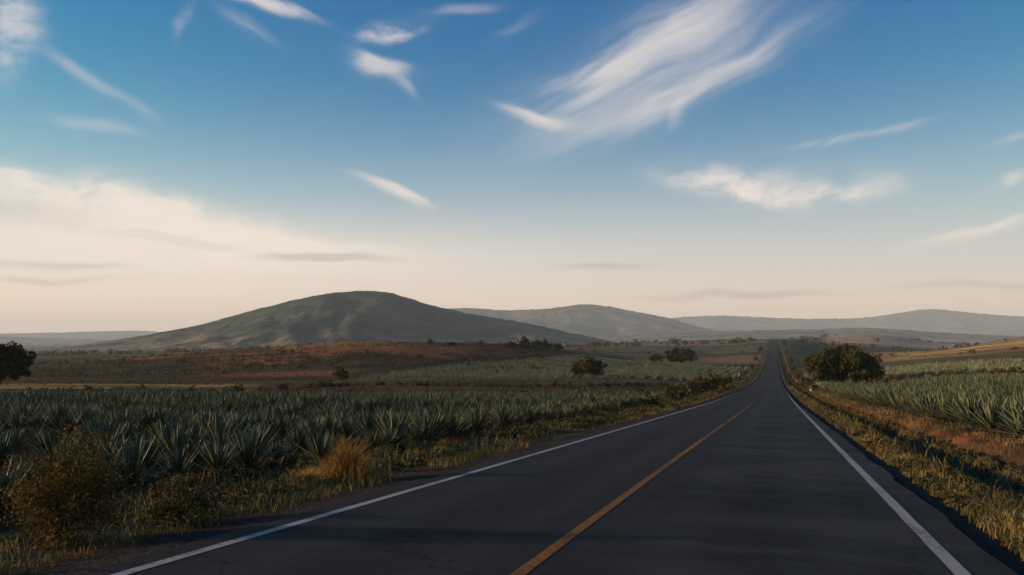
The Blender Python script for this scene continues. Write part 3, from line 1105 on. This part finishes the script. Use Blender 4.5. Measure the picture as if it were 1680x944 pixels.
T_big = tree_meshes(15.2, 8.8, 1.0, 420, 75, .32, 1, M_crown)
place_tree(1378, 178, *T_big, 'broad round-crowned tree standing right of the road behind the agaves', rz=.4)
T_edge = tree_meshes(11.5, 8.6, .6, 380, 75, .30, 2, M_crown)
place_tree(-14, 152, *T_edge, 'dark tree cut off by the left edge of the photo', rz=1.2, scale=1.12)
T_mid = tree_meshes(11.5, 6.6, .5, 230, 60, .28, 3, M_scrub)
place_tree(966, 238, *T_mid, 'bushy olive tree at the back edge of the left agave field', rz=2.0)
T_far = tree_meshes(18.0, 9.0, .8, 240, 60, .42, 4, M_crown)
place_tree(1116, 480, *T_far, 'dark dome-shaped tree alone in the middle distance left of the road', rz=.2)
T_small = tree_meshes(9.0, 5.0, .6, 80, 40, .34, 5, M_crown)
place_tree(1077, 480, *T_small, 'small low tree beside the dark dome-shaped tree', rz=.9)
T_bush = tree_meshes(7.5, 7.0, .6, 70, 40, .3, 6, M_crown)
place_tree(560, 208, *T_bush, 'dark upright bush breaking the hedge line below the red ridge', rz=.3, scale=.55)

ridge = [(706, 470, .55), (742, 470, .5), (790, 475, .6), (838, 480, .75), (858, 480, 1.05), (880, 478, 1.15), (897, 480, .95), (915, 484, .8)]
names = ['smallest leftmost dark tree on the crest of the red ridge', 'second dark tree from the left along the red ridge crest', 'third dark tree from the left along the red ridge crest',
         'dark tree just left of the thicket at the ridge end', 'left tree of the dense thicket at the right end of the ridge', 'tallest tree of the dense thicket at the ridge end',
         'right tree of the dense thicket at the ridge end', 'rightmost low tree where the red ridge slopes away']
for i, (px, F, s) in enumerate(ridge):
    place_tree(px, F, *(T_small if i % 2 else T_bush), names[i], group='dark trees along the ridge', scale=s * 1.1, rz=i * 1.3)

S_round = shrub_meshes(2.4, 2.0, 26, 40, .11, 21, M_scrub)
S_tall = shrub_meshes(2.2, 2.8, 30, 40, .12, 22, M_scrub)
S_low = shrub_meshes(2.6, 1.3, 24, 40, .11, 23, M_scrub)
ordinal = ['nearest', 'second-nearest', 'third-nearest', 'fourth-nearest', 'fifth-nearest', 'sixth-nearest', 'seventh-nearest', 'eighth-nearest', 'ninth-nearest', 'tenth-nearest', 'eleventh-nearest', 'farthest']
lsh = [(66, -9.6, S_low, 1.0), (84, -9.5, S_round, 1.2), (104, -9.7, S_round, 1.5), (122, -9.8, S_round, 1.7), (141, -9.8, S_tall, 1.5), (163, -10.3, S_round, 2.0),
       (205, -10.8, S_tall, 1.5), (255, -10.5, S_tall, 1.2), (330, -11.5, S_tall, 1.4), (430, -11, S_tall, 1.5), (560, -11.5, S_tall, 1.8), (760, -12, S_tall, 2.4)]
for i, (y, x, s, sc) in enumerate(lsh):
    place_tree(0, 0, *s, ordinal[i] + ' shrub along the left edge of the road', 'shrub', 'roadside_shrub', 'shrubs along the left road edge', sc, i * 1.1, ('foliage', 'stem'), xy=(x, y))
rsh = [(150, 6.2, S_round, 1.0), (185, 6.6, S_tall, 1.25), (230, 6.8, S_tall, 1.1), (300, 7.2, S_round, 1.5), (390, 7.4, S_tall, 1.5), (520, 8.5, S_tall, 1.8), (700, 8.5, S_tall, 2.2), (980, 10, S_tall, 3.0)]
for i, (y, x, s, sc) in enumerate(rsh):
    place_tree(0, 0, *s, (ordinal[i] if i < 7 else 'farthest') + ' shrub along the right edge of the road', 'shrub', 'roadside_shrub', 'shrubs along the right road edge', sc, i * 1.7, ('foliage', 'stem'), xy=(x, y))
hr = random.Random(3)
for i in range(150):
    px = 60 + i * 7.3 + hr.uniform(-16, 16)
    F = 118 + 12 * math.sin(px / 170.0) + hr.uniform(-4, 4) + (px > 600) * 60 + (400 < px <= 600) * (px - 400) * .3
    if px > 1140:
        continue
    place_tree(px, F, *(S_low, S_round, S_low)[hr.randrange(3)], 'low dark bush in the hedge behind the near left field', 'shrub', 'hedge_bush', 'hedge behind the left field',
               hr.choice((.35, .45, .5, .6, .7, .9)) * hr.uniform(.85, 1.15), hr.uniform(0, 6), ('foliage', 'stem'))
for i in range(34):
    px = 1425 + i * 9.5 + hr.uniform(-5, 5)
    place_tree(px, 158 + (px - 1425) * .02 + hr.uniform(-3, 3), *(S_low, S_round)[i % 2], 'bush in the dark hedge across the right field', 'shrub', 'hedge_bush', 'hedge across the right field',
               hr.uniform(.9, 1.4), hr.uniform(0, 6), ('foliage', 'stem'))


def scrub_mass(name, label, n, test, size, mat, fr, pr_, seed, gap=14):
    rng = np.random.default_rng(seed)
    F = np.exp(rng.uniform(math.log(fr[0]), math.log(fr[1]), n))
    P = rng.uniform(pr_[0], pr_[1], n)
    X = (P - CXP) / FPX * F
    x = X * math.cos(YAW) - F * math.sin(YAW)
    y = X * math.sin(YAW) + F * math.cos(YAW)
    ok = test(P, F, x, y) & (np.abs(x - XC) > gap + F * .006 * (gap > 10))
    x, y, F = x[ok], y[ok], F[ok]
    z = land(x, y)
    s = size[0] + (size[1] - size[0]) * rng.random(len(x)) ** 2
    cen = np.stack([x, y, z + s * .3], 1)
    v, f, t = leaf_cloud(cen, s * .6, 22, 1.0, rng, .75)
    # leaf size follows bush size
    k = np.repeat(np.repeat(s * .26, 22), 4)[:, None]
    m = v.reshape(-1, 4, 3).mean(1).repeat(4, 0)
    v = m + (v - m) * k
    o = add(name, mesh_np(name, v, f, mat, t))
    return tag(o, label, 'scrub', kind='stuff')


scrub_mass('scrub', 'scattered dark scrub dotted over the red ridge', 3200, lambda P, F, x, y: vnoise(x / 30, y / 20, 61) > .40, (.35, 1.7), M_scrub, (285, 520), (40, 900), 61)
scrub_mass('scrub', 'low tangled growth on the belt of land behind the near left field', 4200, lambda P, F, x, y: (vnoise(x / 18, y / 9, 65) > .38) & ((P > 430) | (F > 185) | (F < 118)), (.15, .75), M_scrub, (104, 285), (-60, 1150), 65)
scrub_mass('scrub', 'bigger dark bushes gathered in bands across the red ridge', 900, lambda P, F, x, y: vnoise(x / 45, y / 14, 66) > .58, (1.0, 2.6), M_crown, (300, 470), (60, 900), 66)
scrub_mass('scrub', 'scattered bushes dotted over the fields left of the far road', 150, lambda P, F, x, y: vnoise(x / 60, y / 40, 62) > .5, (1.2, 4.5), M_scrub, (480, 1700), (930, 1262), 62)
scrub_mass('scrub', 'scattered bushes dotted over the slopes right of the far road', 230, lambda P, F, x, y: vnoise(x / 60, y / 40, 63) > .52, (1.0, 4.0), M_scrub, (330, 1900), (1282, 1720), 63)
scrub_mass('scrub', 'low bushes and dry growth edging the far road', 2600, lambda P, F, x, y: (np.abs(x - XC) < 11 + F * .004) & (vnoise(x / 5, y / 16, 67) > .42), (.5, 1.7), M_scrub, (130, 1500), (1120, 1330), 67, 5.6)
scrub_mass('distant_trees', 'belts of tiny trees across the plain below the hills', 3800, lambda P, F, x, y: vnoise(x / 330, y / 70, 64) > .62, (5, 11), M_crown, (1100, 4200), (-40, 1720), 64)


# ------------------------------------------------------------------ roadside grass
def grass_blades(pos, h, lean, width, tone, rng, ns=3):
    n = len(pos)
    a = rng.uniform(0, 6.283, n)
    d = np.stack([np.cos(a), np.sin(a)], 1)
    sgn = np.stack([-d[:, 1], d[:, 0]], 1)
    V = np.empty((n, 5, 3))
    w = width[:, None]
    mid = pos[:, :2] + d * (lean * h * .35)[:, None]
    tip = pos[:, :2] + d * (lean * h)[:, None]
    V[:, 0, :2] = pos[:, :2] - sgn * w
    V[:, 1, :2] = pos[:, :2] + sgn * w
    V[:, 2, :2] = mid + sgn * w * .8
    V[:, 3, :2] = mid - sgn * w * .8
    V[:, 4, :2] = tip
    V[:, 0, 2] = V[:, 1, 2] = pos[:, 2] - .02
    V[:, 2, 2] = V[:, 3, 2] = pos[:, 2] + h * .6
    V[:, 4, 2] = pos[:, 2] + h * np.sqrt(np.maximum(1 - (lean * .7) ** 2, .2))
    i = np.arange(n)[:, None] * 5
    q = i + np.array([[0, 1, 2, 3]])
    t3 = i + np.array([[3, 2, 4]])
    T = np.repeat(np.stack([tone, rng.uniform(.75, 1.25, n), tone * 0], 1), 5, 0)
    return V.reshape(-1, 3), [q, t3], T


def verge(name, label, spans, y0, y1, n, hh, gold, seed, patch=.42):
    rng = np.random.default_rng(seed)
    y = y0 + (y1 - y0) * rng.random(n) ** 1.9
    which = rng.integers(0, len(spans), n)
    sp = np.array(spans)
    x = sp[which, 0] + (sp[which, 1] - sp[which, 0]) * rng.random(n)
    dens = vnoise(x / .55, y / .8, seed) * .6 + vnoise(x / 1.6, y / 3.4, seed + 1) * .4
    ok = dens > patch - .25 * rng.random(n)
    x, y, dens = x[ok], y[ok], dens[ok]
    z = land(x, y)
    far = 1 + np.maximum(y, 0) / 45.0
    h = hh * (.45 + 1.1 * np.clip(dens, 0, 1) * rng.random(len(x))) * (1 + np.maximum(y, 0) / 220)
    tone = np.clip(gold + 1.1 * (vnoise(x / .9 + 4, y / 1.7, seed + 2) - .5) + rng.normal(0, .16, len(x)), 0, 1)
    v, f, t = grass_blades(np.stack([x, y, z], 1), h, rng.uniform(.25, 1.1, len(x)), .0055 * far * rng.uniform(.7, 1.5, len(x)), tone, rng)
    return tag(add(name, mesh_np(name, v, f, M_grass, t)), label, 'grass', kind='stuff')


verge('verge_grass', 'patchy golden and green grass along the left road verge', [(-9.9, -6.4), (-9.2, -6.7)], 3, 190, 52000, .17, .26, 81, .60)
verge('verge_grass', 'clumpy golden-green weeds on the bank along the right road edge', [(2.35, 3.7), (2.45, 3.6), (2.5, 3.5), (2.35, 3.6), (4.5, 5.2), (4.5, 5.1), (5.6, 7.4)], 4, 200, 90000, .16, .42, 91, .58)


def weed_clumps(name, label, spans, y0, y1, n, seed, gold, size):
    rng = np.random.default_rng(seed)
    y = y0 + (y1 - y0) * rng.random(n) ** 1.7
    which = rng.integers(0, len(spans), n)
    sp = np.array(spans)
    x = sp[which, 0] + (sp[which, 1] - sp[which, 0]) * rng.random(n)
    ok = vnoise(x / 1.0, y / 1.7, seed) * .65 + vnoise(x / .4, y / .5, seed + 3) * .35 > .50
    x, y = x[ok], y[ok]
    s = size * rng.uniform(.5, 1.3, len(x)) * (1 + y / 150)
    cen = np.stack([x, y, land(x, y) + s * .25], 1)
    v, f, t = leaf_cloud(cen, s * .62, 34, 1.0, rng, .7)
    k = np.repeat(np.repeat(.030 + y * .0007, 34), 4)[:, None] * (size / .18) ** .5
    m = v.reshape(-1, 4, 3).mean(1).repeat(4, 0)
    v = m + (v - m) * k
    t[:, 0] = np.clip(t[:, 0] * .8 + gold - .4, 0, 1)
    return tag(add(name, mesh_np(name, v, f, M_grass, t)), label, 'weeds', kind='stuff')


verge('dry_stalks', 'tall thin dry stalks standing out of the right verge', [(2.5, 3.6), (4.4, 5.3), (5.7, 7.3)], 5, 130, 2600, .40, .85, 95, .2)
verge('dry_stalks', 'tall thin dry stalks standing out of the left verge', [(-10.2, -7.3)], 9, 130, 1300, .42, .8, 97, .2)
weed_clumps('verge_weeds', 'low leafy weeds with yellowed tops on the right verge', [(2.4, 3.6), (2.4, 3.6), (4.5, 5.3)], 4, 150, 4600, 111, .50, .17)
weed_clumps('verge_weeds', 'low leafy weeds among the grass of the left verge', [(-10.6, -7.4), (-11.6, -9.0)], 4, 130, 4500, 113, .30, .26)

# dry shrub in the left foreground
SH_near = shrub_meshes(1.35, 1.5, 130, 80, .021, 31, M_dry)
sx, sy = world_xy(118, 9.6)
place_tree(0, 0, *SH_near, 'dry yellowish shrub at the bottom left beside the road', 'shrub', 'dry_shrub', None, 1.0, .5, ('foliage', 'stem'), xy=(sx, sy))
SH_dark = shrub_meshes(1.5, .62, 70, 60, .024, 32, M_scrub)
sx, sy = world_xy(300, 10.8)
place_tree(0, 0, *SH_dark, 'low dark green shrub between the dry shrub and the road shoulder', 'shrub', 'low_shrub', None, 1.0, 1.5, ('foliage', 'stem'), xy=(sx, sy))


def tuft(px, F, h, w, n, gold, label, seed):
    rng = np.random.default_rng(seed)
    x, y = world_xy(px, F)
    a, r = rng.uniform(0, 6.283, n), np.abs(rng.normal(0, .35, n))
    p = np.stack([np.cos(a) * r * w, np.sin(a) * r * w, rng.uniform(-.06, 0, n)], 1)
    v, f, t = grass_blades(p, h * rng.uniform(.35, 1.15, n) * np.exp(-r * 1.1) * (.6 + .7 * vnoise(p[:, 0] * 5 + 3, p[:, 1] * 5, seed)), rng.uniform(.05, .9, n), .006 * rng.uniform(.7, 1.4, n), np.clip(rng.normal(gold, .2, n), 0, 1), rng)
    o = add('grass_tuft', mesh_np('grass_tuft', v, f, M_tuft, t), None, (x, y, float(land(x, y))))
    return tag(o, label, 'grass tuft', 'grass tufts on the left verge')


tuft(572, 15.6, .74, 1.05, 2400, .85, 'tall dry golden grass tuft on the left verge, biggest of its row', 41)
tuft(505, 14.8, .42, .8, 1300, .8, 'lower dry grass tuft just left of the biggest golden tuft', 42)
tuft(730, 23.5, .42, .8, 700, .7, 'golden grass tuft on the verge to the right of the biggest tuft', 43)
tuft(885, 35.0, .5, .5, 700, .75, 'golden grass tuft farther up the left verge near the front agave row', 44)

# stones on the left gravel shoulder
rng = np.random.default_rng(55)
n = 1300
y = 3 + 70 * rng.random(n) ** 1.8
x = np.where(rng.random(n) < .7, rng.uniform(-6.75, -5.8, n), rng.uniform(2.16, 2.5, n))
z = land(x, y)
s = rng.uniform(.006, .024, n) * (1 + y / 60)
ico = np.array([(1, 0, 0), (-1, 0, 0), (0, 1, 0), (0, -1, 0), (0, 0, .7), (0, 0, -.7)], float)
icf = np.array([(0, 2, 4), (2, 1, 4), (1, 3, 4), (3, 0, 4), (2, 0, 5), (1, 2, 5), (3, 1, 5), (0, 3, 5)])
vv = ico[None] * s[:, None, None] * rng.uniform(.6, 1.4, (n, 6, 1)) + np.stack([x, y, z], 1)[:, None]
gv = mesh_np('gravel', vv.reshape(-1, 3), (icf[None] + (np.arange(n) * 6)[:, None, None]).reshape(-1, 3), M_stone)
tag(add('gravel', gv), 'loose grey stones along the road shoulders', 'gravel', kind='stuff')


# ------------------------------------------------------------------ small built things
def box_np(x0, x1, y0, y1, z0, z1):
    v = np.array([(x, y, z) for z in (z0, z1) for y in (y0, y1) for x in (x0, x1)], float)
    f = np.array([(0, 2, 3, 1), (4, 5, 7, 6), (0, 1, 5, 4), (2, 6, 7, 3), (0, 4, 6, 2), (1, 3, 7, 5)])
    return v, f


def culvert():
    x, y = world_xy(1334, 146)
    o = add('culvert_headwall', None, None, (x, y, float(land(x, y)) - .1), (0, 0, R(6)))
    v, f = join([box_np(.30, .98, -.2, .2, 0, 1.35), box_np(-.75, -.45, -.2, .2, 0, .7)])
    add('pier', mesh_np('pier', v, f, M_conc), o)
    v, f = join([box_np(.24, 1.04, -.26, .26, 1.35, 1.5), box_np(-.81, .298, -.24, .24, .7, .86)])
    add('coping', mesh_np('coping', v, f, M_conc), o)
    v, f = box_np(-.46, .31, -.05, .15, 0, .705)
    add('recess', mesh_np('recess', v, f, M_dark), o)
    tag(o, 'small white concrete headwall at the foot of the broad tree', 'headwall')


culvert()


def post():
    x, y = -12.5, 320.0
    o = add('marker_post', None, None, (x, y, float(land(x, y)) - .1))
    v, f = tube([(0, 0, 0), (0, 0, .6), (0, 0, 1.5)], [.22, .2, .17], 8)
    add('shaft', mesh_np('shaft', v, f, M_conc, None, True), o)
    v, f = tube([(0, 0, 1.5), (0, 0, 1.62), (0, 0, 1.72)], [.24, .24, .05], 8)
    add('cap', mesh_np('cap', v, f, M_conc, None, True), o)
    tag(o, 'small white post beside the far road on its left', 'post')


post()

# ------------------------------------------------------------------ the air
HAZE = 0.60e-4
hv, hf = box_np(-18800, 18800, -1200, 18800, -420, 560)
hm = bpy.data.materials.new('haze')
hm.use_nodes = True
hm.node_tree.nodes.clear()
ho = hm.node_tree.nodes.new('ShaderNodeOutputMaterial')
hp = hm.node_tree.nodes.new('ShaderNodeVolumePrincipled')
hp.inputs['Color'].default_value = (0.82, 0.93, 1.0, 1)
hp.inputs['Density'].default_value = HAZE
hp.inputs['Anisotropy'].default_value = 0.0
hm.node_tree.links.new(hp.outputs[0], ho.inputs['Volume'])
hz = add('haze', mesh_np('haze', hv, hf, hm))
tag(hz, 'thin pale evening haze over the whole valley', 'haze', kind='stuff')
